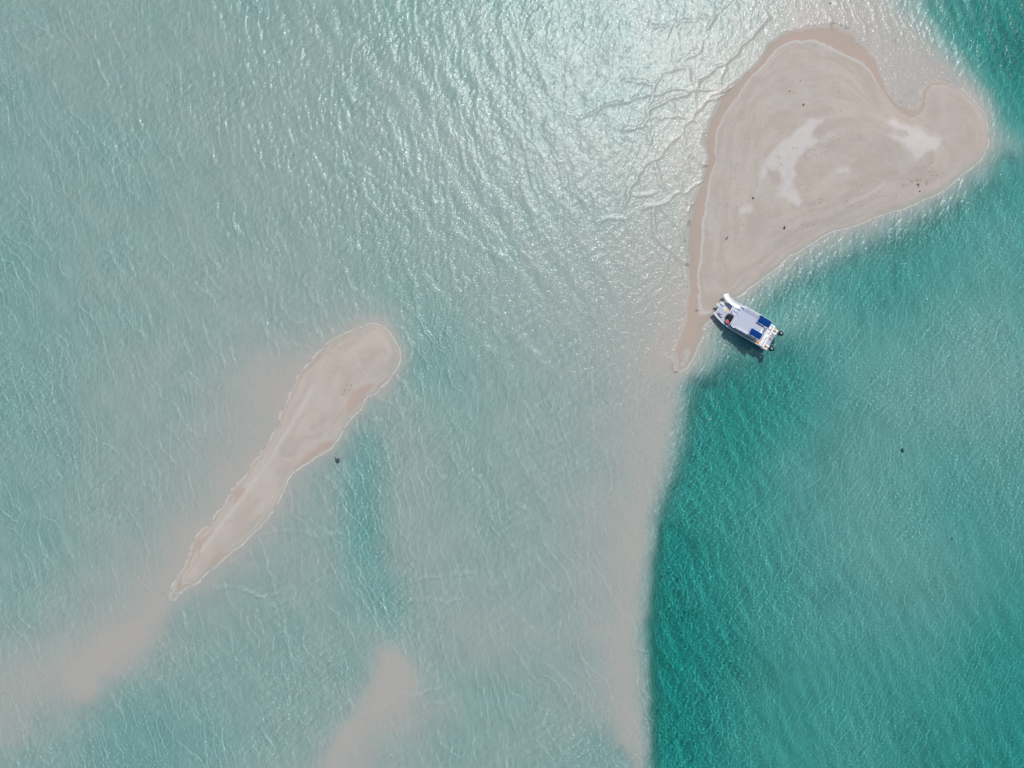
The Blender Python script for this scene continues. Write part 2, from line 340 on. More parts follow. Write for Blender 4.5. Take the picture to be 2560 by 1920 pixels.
def noise_(scale, detail=4, rough=.55, vec=None, dist=0.0):
    n = N.new('ShaderNodeTexNoise'); n.inputs['Scale'].default_value = scale; n.inputs['Detail'].default_value = detail
    n.inputs['Roughness'].default_value = rough; n.inputs['Distortion'].default_value = dist
    L(vec if vec is not None else geo.outputs['Position'], n.inputs['Vector']); return n.outputs['Fac']
geo = N.new('ShaderNodeNewGeometry'); sep = N.new('ShaderNodeSeparateXYZ'); L(geo.outputs['Position'], sep.inputs[0])
at = N.new('ShaderNodeAttribute'); at.attribute_name = 'sand_mask'; sc3 = N.new('ShaderNodeSeparateColor'); L(at.outputs['Color'], sc3.inputs[0])
mW, mWet, mWr, mSh = sc3.outputs[0], sc3.outputs[1], sc3.outputs[2], at.outputs['Alpha']
z = sep.outputs['Z']
zj = math_('ADD', z, math_('MULTIPLY', math_('SUBTRACT', noise_(1.6, 6, .7), .5), .05))
c = mix_(mSh, (.352, .305, .254), (.372, .312, .260))
c = mix_(mr_(noise_(.12, 5), .35, .65), c, (.335, .298, .252))
c = mix_(mr_(noise_(9, 6, .75), .38, .62), c, (.41, .355, .30))
tb = N.new('ShaderNodeCombineXYZ'); L(math_('MULTIPLY', z, 11.0), tb.inputs[0]); L(math_('MULTIPLY', sep.outputs['X'], .15), tb.inputs[1]); L(math_('MULTIPLY', sep.outputs['Y'], .15), tb.inputs[2])
c = mix_(mr_(noise_(1.0, 5, .65, tb.outputs[0]), .38, .64, 0, .6), c, (.318, .268, .222))
c = mix_(mr_(noise_(.45, 6, .75), .50, .72, 0, .55), c, (.300, .262, .218))
dry = mix_(math_('MULTIPLY', mW, mr_(noise_(1.1, 6, .7), .25, .7, .62, .97)), c, (.445, .408, .37))
# wet band just above the water, with a thin dried salt rim at its top
at2 = N.new('ShaderNodeAttribute'); at2.attribute_name = 'wet_line'
zw = math_('DIVIDE', zj, at2.outputs['Fac'])
wetf = mr_(zw, 1.0, .8)
above = mr_(zj, -.012, .0)
wet_all = math_('MAXIMUM', math_('MULTIPLY', wetf, above), math_('MULTIPLY', mWet, above))
rim = math_('MULTIPLY', math_('MULTIPLY', mr_(zw, .82, .95), mr_(zw, 1.3, 1.02)), mr_(at2.outputs['Fac'], .03, .06, .15, 1.0))
col = mix_(math_('MULTIPLY', rim, .55), dry, (.45, .43, .405))
under = mix_(mr_(noise_(.25, 5), .35, .65), (.595, .56, .495), (.55, .52, .46))  # submerged sand painted lighter to make up for light lost through the water
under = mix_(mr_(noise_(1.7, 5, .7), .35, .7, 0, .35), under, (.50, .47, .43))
under = mix_(mr_(z, -.30, -.04), under, (.63, .545, .475))  # warmer and lighter again in thin water, against the same dimming
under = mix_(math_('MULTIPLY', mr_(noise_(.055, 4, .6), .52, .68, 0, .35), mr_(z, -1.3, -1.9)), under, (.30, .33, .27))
col = mix_(mr_(zj, .045, .02), col, (.385, .325, .278))
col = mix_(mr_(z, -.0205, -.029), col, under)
col = mix_(math_('MULTIPLY', wet_all, .9), col, (.345, .268, .212))
# specks of weed and shell: sparse pin-dots, thicker inside the tide-wrack fields, dry sand only
vo = N.new('ShaderNodeTexVoronoi'); vo.inputs['Scale'].default_value = 1.25; L(geo.outputs['Position'], vo.inputs['Vector'])
dots = math_('MULTIPLY', mr_(vo.outputs['Distance'], .18, .07), mr_(noise_(.22, 4), .43, .60))
dots = math_('MULTIPLY', dots, mr_(z, .2, .3))
vo2 = N.new('ShaderNodeTexVoronoi'); vo2.inputs['Scale'].default_value = 1.5; L(geo.outputs['Position'], vo2.inputs['Vector'])
dots2 = math_('MULTIPLY', mr_(vo2.outputs['Distance'], .42, .2), math_('MULTIPLY', mWr, mr_(noise_(.8, 4), .42, .6)))
col = mix_(math_('MULTIPLY', dots, .75), col, (.15, .115, .085))
col = mix_(math_('MULTIPLY', dots2, .65), col, (.20, .14, .105))
L(col, bs.inputs['Base Color'])
bp = N.new('ShaderNodeBump'); bp.inputs['Strength'].default_value = .5; bp.inputs['Distance'].default_value = .05
mp = N.new('ShaderNodeMapping'); mp.inputs['Rotation'].default_value = (0, 0, .35); mp.inputs['Scale'].default_value = (1.5, .28, 1); L(geo.outputs['Position'], mp.inputs[0])
ripl = math_('MULTIPLY', noise_(1.0, 3, .5, mp.outputs[0], .6), mr_(z, -.03, -.2, 0, 2.2))
L(math_('ADD', ripl, math_('ADD', noise_(2.2, 6, .65), math_('MULTIPLY', dots2, -.6))), bp.inputs['Height']); L(bp.outputs[0], bs.inputs['Normal'])
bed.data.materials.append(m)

# ------------------------------------------------------------------ water surface
wx = axis(-86, 86, .138, 2500, 1.2); wy = axis(-66, 66, .138, 2500, 1.2)
WX, WY = np.meshgrid(wx.astype(np.float32), wy.astype(np.float32))
ZBW = bed_z(WX.astype(float), WY.astype(float)); dep = np.clip(-ZBW, 0, 3).astype(np.float32)
rng = np.random.default_rng(11)
def train(n, l0, l1, mean, spread, slope):
    """n sinusoids between the two wavelengths, with the given total rms slope"""
    z = np.zeros(WX.shape, np.float32)
    for k in range(n):
        lam = l0 * (l1 / l0) ** rng.random(); a = mean + rng.normal(0, spread); kk = 2 * math.pi / lam
        amp = slope / kk * math.sqrt(2.0 / n)
        kx = kk * math.cos(a); ky = kk * math.sin(a); ph = rng.random() * 6.283
        z += amp * np.cos(kx * (WX + warpx) + ky * (WY + warpy) + ph)
    return z
warpx = (1.6 * vnoise(WX.astype(float), WY.astype(float), 26, 51, 2)).astype(np.float32)
warpy = (1.6 * vnoise(WX.astype(float), WY.astype(float), 26, 52, 2)).astype(np.float32)
gust = (1 + .45 * vnoise(WX.astype(float), WY.astype(float), 9, 53, 3)).astype(np.float32)
swell = train(14, 2.0, 5.0, math.radians(18), .35, .032)
chop = train(38, .65, 1.7, math.radians(8), .6, .056)
rip = train(36, .36, .64, 0, 1.5, .078)
shal = smooth(.0, .45, dep).astype(np.float32)
lip = (.15 + .85 * smooth(.01, .10, dep)).astype(np.float32); deepq = (1 - .62 * smooth(.6, 2.2, dep)).astype(np.float32)
edge = (1 - np.clip(np.maximum(np.abs(WX) - 82, np.abs(WY) - 62) / 4, 0, 1)).astype(np.float32)
# peaked crests: long thin ridges in patches, curling with the wind
fX, fY = WX.astype(float), WY.astype(float)
def ridges(lam, deg, A, seed, gate, zone=1.0):
    a = math.radians(deg); k = 2 * math.pi / lam
    wob = vnoise(fX, fY, 6.0, seed, 3) * 1.5 + vnoise(fX, fY, 1.2, seed + 1, 2) * .16
    ph = k * (fX * math.cos(a) + fY * math.sin(a) + wob * lam / 2.2)
    u, v = fX * math.cos(a) + fY * math.sin(a), -fX * math.sin(a) + fY * math.cos(a)
    g = smooth(gate, gate + .45, vnoise(u, v * .42, 2.6, seed + 2, 2))
    return (A * (1 - np.abs(np.sin(ph / 2))) ** 3.2 * g * zone).astype(np.float32)
east = smooth(8, 30, fX + .25 * fY)
crests = ridges(1.8, 17, .046, 101, -.05, 1 - .75 * east) + ridges(2.6, 30, .056, 111, .05, 1 - .8 * east) + ridges(1.25, 4, .030, 121, -.1, 1 - .4 * east) \
       + ridges(1.5, -24, .034, 131, -.05, east * .9) + ridges(1.15, -8, .024, 141, -.05, .5 + .3 * east)
bst = W(D((1600,650),(1700,590),(1850,520),(1980,470),(2100,410))); bst2 = W(D((1560,730),(1510,850),(1480,950)))
near = (fX > 5) & (fY > -30); boost = np.ones(fX.shape)
boost[near] += .40 * np.exp(-(np.minimum(ldist(bst, fX[near], fY[near]), ldist(bst2, fX[near], fY[near])) / 5.5) ** 2)
lipc = (.12 + .88 * smooth(.02, .16, dep)).astype(np.float32)
crest = np.clip(1 + 1.1 * chop / (chop.std() + 1e-6), .15, 3.2).astype(np.float32)
rip *= .66 * crest
ZW = (swell * (.25 + .75 * shal) + chop * (.45 + .55 * shal) * gust * deepq + rip * (.7 + .3 * shal) * gust * deepq) * edge * lip
ZW = (ZW + crests * edge * lipc * (1 - .5 * smooth(.8, 2.4, dep))) * boost.astype(np.float32)
wob_ = np.random.default_rng(8); streaks = []
# small standing fronts where shallow flows cross on the flats
fronts = [
 ((1560,160),(1680,130),(1780,110),(1880,110),(1980,30)), ((1860,170),(1885,105)), ((1690,340),(1740,310),(1745,270),(1775,262)), ((1830,240),(1825,280),(1800,305),(1745,330)),
 ((1390,480),(1500,470),(1545,480),(1590,430),(1680,400),(1750,385)), ((1545,480),(1530,600),(1530,700),(1525,820)),
 ((1130,665),(1250,620),(1380,575),(1530,535),(1700,525),(1900,515),(1990,490)), ((1480,720),(1530,680),(1545,630),(1620,590),(1740,560),(1790,510),(1810,460),(1880,410),(1950,380),(2000,330),(2110,210)),
 ((1530,690),(1640,685),(1760,660),(1850,590),(1990,510),(2070,460)), ((1560,920),(1640,840),(1700,780),(1770,680),(1790,600),(1770,500),(1765,400)),
 ((1710,780),(1750,870),(1730,920),(1745,990)), ((1790,690),(1840,780),(1890,850)), ((1565,940),(1575,1040),(1600,1090)), ((1380,1200),(1390,1120),(1420,1060),(1500,960),(1560,920)),
 ((1380,1200),(1420,1290),(1440,1420)), ((1660,980),(1700,1050),(1740,1120),(1740,1200),(1750,1290)), ((1550,1180),(1545,1330),(1600,1400),(1680,1480),(1760,1540)),
 ((1600,1200),(1680,1290),(1720,1370)), ((1740,1100),(1800,1060),(1880,1000)), ((1640,1420),(1620,1520),(1600,1600)), ((1500,1190),(1600,1180),(1700,1110)),
 ((1950,470),(1960,380),(2100,220),(2200,120)), ((1380,740),(1480,720)), ((1750,870),(1820,930),(1890,960)), ((2000,500),(1880,540),(1790,640)), ((1740,1230),(1850,1110)),
 ((1640,600),(1720,660),(1790,700)), ((1430,1120),(1520,1115)), ((1240,1270),(1400,1250))]
for k in range(15):      # crests of wavelets running in over the shelf north of the bank
    x0 = 1760 + k * 42 + wob_.uniform(-12, 12) - 680; y0 = wob_.uniform(-20, 60) + max(0, k - 5) * 12
    dx = wob_.uniform(40, 80); ln = wob_.uniform(110, 210)
    streaks.append(Z1((x0, y0), (x0 + dx * .5, y0 + ln * .5), (x0 + dx * .9, y0 + ln)))
zf = np.zeros(ZW.shape, np.float32)
wob = np.random.default_rng(3)
sel = np.where((WX > -20) & (WX < 50) & (WY > 10) & (WY < 66)); sx_, sy_ = WX[sel].astype(float), WY[sel].astype(float)
wbx = .5 * vnoise(sx_, sy_, 2.5, 61, 3); wby = .5 * vnoise(sx_, sy_, 2.5, 62, 3)
acc = np.zeros(sx_.shape)
for pl in fronts:
    P = W(Z2(*pl)); x0, x1 = min(p[0] for p in P) - 3, max(p[0] for p in P) + 3; y0, y1 = min(p[1] for p in P) - 3, max(p[1] for p in P) + 3
    s = (sx_ > x0) & (sx_ < x1) & (sy_ > y0) & (sy_ < y1)
    d = ldist(P, sx_[s] + wbx[s], sy_[s] + wby[s])
    wd = wob.uniform(.22, .34); acc[s] = np.maximum(acc[s], wob.uniform(.05, .09) * wd / .25 * np.exp(-(d / wd) ** 2))
zf[sel] = acc * (.55 + .45 * smooth(0, .25, -ZBW[sel]))
ZW = ZW + zf
# faint fronts in the lower shallows
low = [Z4((1210,1165),(1240,1165),(1320,1145),(1400,1160),(1500,1155),(1580,1165)), Z4((980,1418),(1020,1415),(1120,1430),(1220,1450)), Z5((20,350),(60,365),(110,380),(180,365)),
       Z5((600,990),(700,945),(800,900),(930,855),(1000,840)), Z5((860,300),(930,275),(1060,262),(1180,270)), Z5((930,930),(1010,915),(1080,880)), Z4((640,1380),(700,1440),(720,1500)), Z5((850,400),(960,405),(1090,400)),
       D((905,445),(1000,520),(1090,560))]
for pl in streaks:
    P = W(pl); s = np.where((WX > min(p[0] for p in P) - 2) & (WX < max(p[0] for p in P) + 2) & (WY > min(p[1] for p in P) - 2) & (WY < max(p[1] for p in P) + 2)); a, b = WX[s].astype(float), WY[s].astype(float)
    ZW[s] += (.032 * np.exp(-(ldist(P, a + .45 * vnoise(a, b, 1.8, 65, 3), b) / .2) ** 2)).astype(np.float32)
for pl in low:
    P = W(pl); x0, x1 = min(p[0] for p in P) - 3, max(p[0] for p in P) + 3; y0, y1 = min(p[1] for p in P) - 3, max(p[1] for p in P) + 3
    s = np.where((WX > x0) & (WX < x1) & (WY > y0) & (WY < y1)); a, b = WX[s].astype(float), WY[s].astype(float)
    ZW[s] += (.05 * np.exp(-(ldist(P, a + .6 * vnoise(a, b, 2.5, 63, 3), b + .6 * vnoise(a, b, 2.5, 64, 3)) / .35) ** 2)).astype(np.float32)
water = grid_mesh('water', wx, wy, ZW, (ZW - ZBW) > .022); tag(water, kind='structure'); water['label'] = 'clear turquoise sea rippled by a light breeze'
water.cycles.is_caustics_caster = True
m, nt, N, L = nodes('water_surface'); N.clear()
out = N.new('ShaderNodeOutputMaterial')
refr = N.new('ShaderNodeBsdfRefraction'); refr.inputs['IOR'].default_value = 1.33; refr.inputs['Roughness'].default_value = 0
gl = N.new('ShaderNodeBsdfAnisotropic'); gl.distribution = 'GGX'; gl.inputs['Roughness'].default_value = .26
fr = N.new('ShaderNodeFresnel'); fr.inputs[0].default_value = 1.38
gl.inputs['Roughness'].default_value = .36
gl2 = N.new('ShaderNodeBsdfAnisotropic'); gl2.distribution = 'GGX'; gl2.inputs['Roughness'].default_value = .12
geo = N.new('ShaderNodeNewGeometry')
bp = N.new('ShaderNodeBump'); bp.inputs['Strength'].default_value = 1.0; bp.inputs['Distance'].default_value = 1.0
h = math_('ADD', math_('MULTIPLY', noise_(3.0, 2, .5), .018), math_('MULTIPLY', noise_(7.0, 1, .5), .005))
L(h, bp.inputs['Height']); L(bp.outputs[0], gl.inputs['Normal']); bp2 = N.new('ShaderNodeBump'); bp2.inputs['Strength'].default_value = 1.0; bp2.inputs['Distance'].default_value = 1.0; h2 = math_('ADD', math_('MULTIPLY', noise_(3.1, 2, .6), .060), math_('MULTIPLY', noise_(.9, 2, .5), .10)); L(h2, bp2.inputs['Height']); L(bp2.outputs[0], gl2.inputs['Normal'])
mg = N.new('ShaderNodeMixShader'); mg.inputs[0].default_value = .36; L(gl.outputs[0], mg.inputs[1]); L(gl2.outputs[0], mg.inputs[2])
mx = N.new('ShaderNodeMixShader'); L(fr.outputs[0], mx.inputs[0]); L(refr.outputs[0], mx.inputs[1]); L(mg.outputs[0], mx.inputs[2]); L(mx.outputs[0], out.inputs[0])
water.data.materials.append(m)

# ------------------------------------------------------------------ the body of the water: absorbs red first
bx = axis(-88, 88, 1.0, 2450, 1.35); by = axis(-68, 68, 1.0, 2450, 1.35)
zt = np.full((len(by), len(bx)), .02)
ix = np.searchsorted(bx, wx.clip(bx[0], bx[-1])) ; iy = np.searchsorted(by, wy.clip(by[0], by[-1]))
mxw = np.zeros((len(by), len(bx)))
np.maximum.at(mxw, (np.clip(iy, 0, len(by)-1)[:, None].repeat(len(wx), 1), np.clip(ix, 0, len(bx)-1)[None].repeat(len(wy), 0)), np.where(ZBW < ZW, ZW, 0))
pad = np.pad(mxw, 1, 'edge')
mx2 = np.max([pad[1 + a:pad.shape[0] - 1 + a, 1 + b:pad.shape[1] - 1 + b] for a in (-1, 0, 1) for b in (-1, 0, 1)], axis=0)
pad = np.pad(mx2, 1, 'edge')
mx2 = np.max([pad[1 + a:pad.shape[0] - 1 + a, 1 + b:pad.shape[1] - 1 + b] for a in (-1, 0, 1) for b in (-1, 0, 1)], axis=0)
body = grid_mesh('water_body', bx, by, mx2 + .012)
bm = bmesh.new(); bm.from_mesh(body.data)
be = [e for e in bm.edges if e.is_boundary]
r = bmesh.ops.extrude_edge_only(bm, edges=be)
nv = [g for g in r['geom'] if isinstance(g, bmesh.types.BMVert)]
for v in nv: v.co.z = -9
be = [e for e in bm.edges if e.is_boundary]
bmesh.ops.contextual_create(bm, geom=be)
bmesh.ops.recalc_face_normals(bm, faces=bm.faces)
bm.to_mesh(body.data); bm.free()
tag(body, kind='structure'); body['label'] = 'clear green-blue water of the sea, deeper in the channel'
m, nt, N, L = nodes('water_absorption'); N.clear()
out = N.new('ShaderNodeOutputMaterial'); va = N.new('ShaderNodeVolumeAbsorption')
SIG = (.61, .100, .104); DN = .8
va.inputs[0].default_value = (*[1 - s / DN for s in SIG], 1); va.inputs[1].default_value = DN
L(va.outputs[0], out.inputs['Volume']); body.data.materials.append(m)

#@@OBJECTS@@
# ------------------------------------------------------------------ materials of the boat and small things
MT = dict(
    white=mat('white_gelcoat', (.70, .71, .72), .35, noise=.04, scale=3),
    deck=mat('grey_antislip_deck', (.36, .38, .44), .8, noise=.07, scale=9, bump=.3),
    hull=mat('hull_paint', (.42, .44, .47), .4, noise=.08, scale=2),
    dark=mat('dark_rubber', (.015, .017, .03), .5, noise=.2),
    glass=mat('tinted_glass', (.012, .018, .035), .12, noise=.1),
    blue=mat('blue_canvas', (.002, .034, .155), .9, spec=.1, noise=.14, scale=5, bump=.4),
    steel=mat('steel_tube', (.72, .73, .75), .35, .0),
    greysteel=mat('grey_tube', (.30, .31, .34), .45, .3),  # darker grey metal of the small rails and fittings
    orange=mat('orange_paint', (.72, .36, .05), .6, noise=.1),
    tan=mat('tan_hatch_lid', (.62, .40, .18), .6, noise=.12, scale=4),
    red=mat('red_plastic', (.50, .008, .012), .4, noise=.1),
    black=mat('engine_cowl_black', (.012, .015, .022), .18, noise=.1),
    silver=mat('engine_silver', (.55, .56, .58), .3, .5),
    slide=mat('white_fibreglass', (.80, .82, .86), .25, noise=.03),
    brown=mat('brown_vinyl', (.10, .06, .03), .6),
    purple=mat('dark_sandal_rubber', (.055, .025, .035), .7),
    rope=mat('blue_grey_rope', (.12, .13, .15), .8),
    feather=mat('dark_feathers', (.022, .020, .045), .7, noise=.3, scale=20),
    beak=mat('pale_beak', (.25, .22, .16), .5),
    weed=mat('dark_weed', (.045, .075, .050), .9, noise=.4, scale=8),
    dryweed=mat('dried_weed', (.13, .10, .055), .9, noise=.4, scale=8),
    wet=mat('black_wetsuit', (.012, .010, .014), .6, noise=.2),
    skin=mat('skin', (.36, .19, .12), .55, noise=.08),
    hair=mat('dark_hair', (.025, .016, .012), .6, noise=.3),
    stone=mat('grey_stone', (.16, .15, .14), .9, noise=.2, scale=4),
    foamw=mat('cream_cushion', (.66, .64, .60), .7, noise=.04))

class MB:
    def __init__(s): s.bm = bmesh.new()
    def box(s, x0, x1, y0, y1, z0, z1, bev=.0, M=None):
        g = bmesh.ops.create_cube(s.bm, size=1.0)['verts']
        bmesh.ops.scale(s.bm, vec=(x1 - x0, y1 - y0, z1 - z0), verts=g)
        bmesh.ops.translate(s.bm, vec=((x0 + x1) / 2, (y0 + y1) / 2, (z0 + z1) / 2), verts=g)
        if bev:
            ed = list({e for v in g for e in v.link_edges})
            r = bmesh.ops.bevel(s.bm, geom=ed, offset=bev, segments=2, affect='EDGES', profile=.6)
            g = list({v for f in r['faces'] for v in f.verts} | {v for v in g if v.is_valid})
        if M is not None: bmesh.ops.transform(s.bm, matrix=M, verts=g)
        return s
    def prism(s, pts, z0, z1):
        lo = [s.bm.verts.new((x, y, z0)) for x, y in pts]; hi = [s.bm.verts.new((x, y, z1)) for x, y in pts]
        n = len(pts); s.bm.faces.new(lo[::-1]); s.bm.faces.new(hi)
        for k in range(n): s.bm.faces.new((lo[k], lo[(k + 1) % n], hi[(k + 1) % n], hi[k]))
        return s
    def loft(s, rings, cap=True, closed=True):
        R = [[s.bm.verts.new(p) for p in r] for r in rings]; n = len(rings[0])
        for a, b in zip(R[:-1], R[1:]):
            for k in range(n if closed else n - 1): s.bm.faces.new((a[k], a[(k + 1) % n], b[(k + 1) % n], b[k]))
        if cap and closed: s.bm.faces.new(R[0][::-1]); s.bm.faces.new(R[-1])
        return s
    def tube(s, pts, r=.03, n=8, closed=False):
        P = [Vector(p) for p in pts]; m = len(P); rings = []
        rr = r if isinstance(r, (list, tuple)) else [r] * m
        for i, p in enumerate(P):
            a = P[i - 1] if (i or closed) else P[0]; b = P[(i + 1) % m] if (i < m - 1 or closed) else P[-1]
            t = (b - a).normalized(); u = t.cross(Vector((0, 0, 1)));
            u = u.normalized() if u.length > .05 else Vector((1, 0, 0)); v = t.cross(u).normalized()
            rings.append([p + (u * math.cos(q) + v * math.sin(q)) * rr[i] for q in [2 * math.pi * k / n for k in range(n)]])
        if closed: rings.append(rings[0]); 
        return s.loft(rings, cap=not closed)
    def ball(s, c, r, sc_=(1, 1, 1), seg=12, M=None):
        g = bmesh.ops.create_uvsphere(s.bm, u_segments=seg, v_segments=max(6, seg * 2 // 3), radius=r)['verts']
        bmesh.ops.scale(s.bm, vec=sc_, verts=g)
        if M is not None: bmesh.ops.transform(s.bm, matrix=M, verts=g)
        bmesh.ops.translate(s.bm, vec=c, verts=g); return s
    def build(s, name, m, parent=None, smoothf=False):
        bmesh.ops.remove_doubles(s.bm, verts=s.bm.verts, dist=1e-5)
        bmesh.ops.recalc_face_normals(s.bm, faces=s.bm.faces)
        me = bpy.data.meshes.new(name); s.bm.to_mesh(me); s.bm.free()
        if smoothf: me.polygons.foreach_set('use_smooth', [True] * len(me.polygons))
        me.materials.append(MT[m] if isinstance(m, str) else m)
        o = bpy.data.objects.new(name, me); COL.objects.link(o)
        if parent is not None: o.parent = parent
        return o
def empty(name, loc=(0, 0, 0), rz=0.0):
    e = bpy.data.objects.new(name, None); COL.objects.link(e); e.location = loc; e.rotation_euler = (0, 0, rz); e.empty_display_size = .3
    return e

# ------------------------------------------------------------------ catamaran, x forward, y to port
BO = (36.06, 9.33, 0.0); BR = math.radians(150)
boat = empty('catamaran', BO, BR)
tag(boat, 'white tour catamaran nosed onto the sand spit, with a slide and two blue canopies', 'boat')
def outer(x): return float(np.interp(x, [-5.2, -4.2, 1.0, 2.2, 3.3, 4.3, 4.8, 5.05], [1.80, 1.85, 1.85, 1.78, 1.60, 1.32, 1.12, 1.0]))
for s_ in (1, -1):
    b = MB(); rings = []
    for x in [5.08, 4.9, 4.6, 4.2, 3.6, 2.8, 1.8, .6, -1, -2.6, -4.0, -4.25]:
        o_ = outer(x); i_ = float(np.interp(x, [-5.2, 3, 4.5, 5.05], [.85, .85, .9, .97])); ym = (o_ + i_) / 2
        zk = float(np.interp(x, [-5.2, 2, 3.5, 4.6, 5.08], [-.40, -.42, -.2, .25, .85])); zc = max(zk + .12, .32)
        rings.append([(x, s_ * o_, 1.06), (x, s_ * (o_ - .03), zc + .15), (x, s_ * (ym + (o_ - ym) * .7), (zk + zc) / 2), (x, s_ * ym, zk), (x, s_ * (ym + (i_ - ym) * .7), (zk + zc) / 2), (x, s_ * i_, zc + .15), (x, s_ * i_, 1.06)])
    b.loft(rings)
    hl = b.build('hull', 'hull', boat)
    b = MB(); b.loft([[(x, s_ * (outer(x) + .035), 1.0), (x, s_ * (outer(x) + .035), 1.20), (x, s_ * (outer(x) - .06), 1.20), (x, s_ * (outer(x) - .06), 1.0)] for x in [5.12, 4.8, 4.3, 3.8, 3.3, 2.7, 2.2, 1.5, .5, -1, -2.6, -4.2]])
    b.build('gunwale', 'white', boat)
    # stern sponson carrying an engine
    b = MB(); b.prism([(-4.2, s_ * .92), (-5.0, s_ * .95), (-5.18, s_ * 1.1), (-5.2, s_ * 1.6), (-5.1, s_ * 1.78), (-4.2, s_ * 1.86)], -.25, .66)
    sp = b.build('stern_step', 'white', boat)
    b = MB(); b.prism([(-4.28, s_ * 1.60), (-4.30, s_ * 1.83), (-4.95, s_ * 1.77), (-4.85, s_ * 1.62)], .663, .685); b.build('step_pad', 'orange', boat)
    b = MB(); b.prism([(-4.28, s_ * .97), (-4.28, s_ * 1.22), (-4.55, s_ * 1.14), (-4.75, s_ * 1.0)], .663, .685); b.build('step_pad', 'orange', boat)
    MB().box(-4.95, -4.30, s_ * 1.42 - .06, s_ * 1.42 + .06, .663, .70).build('rubber_strip', 'dark', boat); MB().box(-4.9, -4.32, s_ * 1.28 - .03, s_ * 1.28 + .03, .663, .69).build('rubber_strip', 'dark', boat)
fd = [(4.82, 0), (4.84, .45), (4.92, .8), (5.04, .98)] + [(x, outer(x) - .06) for x in (4.7, 4.3, 3.8, 3.3, 2.7, 2.2, 1.0, -1, -2.6, -4.2)]
fd = fd + [(x, -y) for x, y in fd[::-1] if y > 0]
MB().prism(fd, .88, 1.10).build('main_deck', 'deck', boat)
MB().tube([(5.02, .97, 1.13), (4.9, .78, 1.13), (4.83, .4, 1.13), (4.82, 0, 1.13), (4.83, -.4, 1.13), (4.9, -.78, 1.13), (5.02, -.97, 1.13)], .035).build('bow_edge', 'white', boat)
b = MB(); b.box(3.12, 3.86, -.80, -.10, 1.103, 1.15, .03); hf = b.build('deck_hatch', 'white', boat); hf['label'] = 'orange-tan hatch in a white frame on the foredeck'
MB().box(3.21, 3.77, -.71, -.19, 1.151, 1.175, .01).build('hatch_lid', 'tan', hf)
b = MB(); b.box(4.35, 4.85, -1.0, -.72, 1.103, 1.34, .05); b.build('bow_locker', 'foamw', boat)
b = MB(); b.box(3.95, 4.12, -.62, -.32, 1.103, 1.13, .01); b.build('deck_plate', 'white', boat)
# low panel lines on the foredeck
MB().tube([(3.75, .55, 1.11), (3.25, .52, 1.11), (2.75, .95, 1.11)], .02).build('deck_seam', 'white', boat)
# bow roller platform
b = MB(); b.prism([(4.78, -.62), (5.28, -.52), (5.42, -.36), (5.28, -.2), (4.78, -.18)], 1.0, 1.09); pf = b.build('bow_platform', 'white', boat)
MB().tube([(4.85, -.6, 1.12), (4.95, -.62, 1.42), (5.35, -.48, 1.45), (5.42, -.33, 1.45), (5.3, -.2, 1.45), (4.9, -.14, 1.42), (4.82, -.16, 1.12)], .03).build('bow_rail', 'steel', boat)
# cabin
b = MB(); b.box(-2.55, 2.25, -1.5, 1.48, 1.103, 2.66, .05); cb = b.build('cabin', 'white', boat)
for s_, yy in ((1, 1.483), (-1, -1.503)):
    for x0, x1 in ((1.35, 2.05), (.35, 1.15), (-.65, .15), (-1.75, -.85), (-2.4, -1.95)):
        b = MB(); b.box(x0, x1, min(yy, yy + s_ * .02), max(yy, yy + s_ * .02), 1.75, 2.4, .008); b.build('window', 'glass', boat)
MB().box(-2.4, 1.7, 1.53, 1.56, 1.50, 1.56).build('grab_rail', 'greysteel', boat); MB().box(-2.4, 1.7, 1.78, 1.82, 1.205, 1.25).build('grab_rail', 'greysteel', boat)
# helm well with raked screen
b = MB(); b.loft([[(2.95, .22, 1.55), (2.95, .92, 1.55), (2.90, .92, 1.55), (2.90, .22, 1.55)], [(2.33, .22, 2.55), (2.33, .92, 2.55), (2.28, .92, 2.52), (2.28, .22, 2.52)]]); b.build('windscreen', 'glass', boat)
b = MB(); b.box(2.30, 2.98, .20, 1.46, 1.103, 1.53, .03); b.build('helm_console', 'dark', boat)
MB().box(3.0, 3.22, .45, .75, 1.103, 1.5, .04).build('helm_seat', 'brown', boat)
# upper deck
up = [(2.34, .20), (3.22, .08), (3.30, -.15), (3.30, -.72), (3.1, -.95), (2.34, -1.15), (2.30, -1.80), (-2.75, -1.80), (-2.88, -1.68), (-2.88, -.45), (-2.2, -.45), (-2.2, .5), (-2.5, .5), (-2.5, 1.60), (1.35, 1.64), (1.75, 1.80), (2.05, 1.66), (2.30, 1.56)]
MB().prism(up, 2.68, 2.76).build('upper_deck', 'deck', boat)
rim = [(x, y, 2.775) for x, y in up]
MB().tube(rim + [rim[0]], .06, 6).build('deck_rim', 'white', boat)
def railing(pts, hts=(.45, .9), post=.028, r=.03, closed=False, mt='steel', base=2.76):
    b = MB()
    for i, h in enumerate(hts): MB().tube([(x, y, base + h) for x, y in pts], r * (1.25 if h == max(hts) else .8)).build('railing', mt, boat)
    for x, y in dens(pts, .9): MB().tube([(x, y, base), (x, y, base + max(hts))], post, 6).build('rail_post', mt, boat)
railing([(1.95, -1.74), (-.88, -1.74)])
railing([(1.35, 1.56), (-.66, 1.56)])
railing([(2.25, 1.50), (2.28, .30), (3.05, .02), (3.18, -.2)], hts=(.5, .85), mt='steel')
railing([(3.05, -.05), (2.25, -.05), (2.05, -.3), (2.12, -.55), (2.9, -.58), (3.12, -.42), (3.05, -.05)], hts=(.45,), mt='steel')
b = MB(); b.box(1.65, 2.2, -1.72, -1.5, 2.763, 2.95, .03); b.build('slide_landing', 'white', boat)
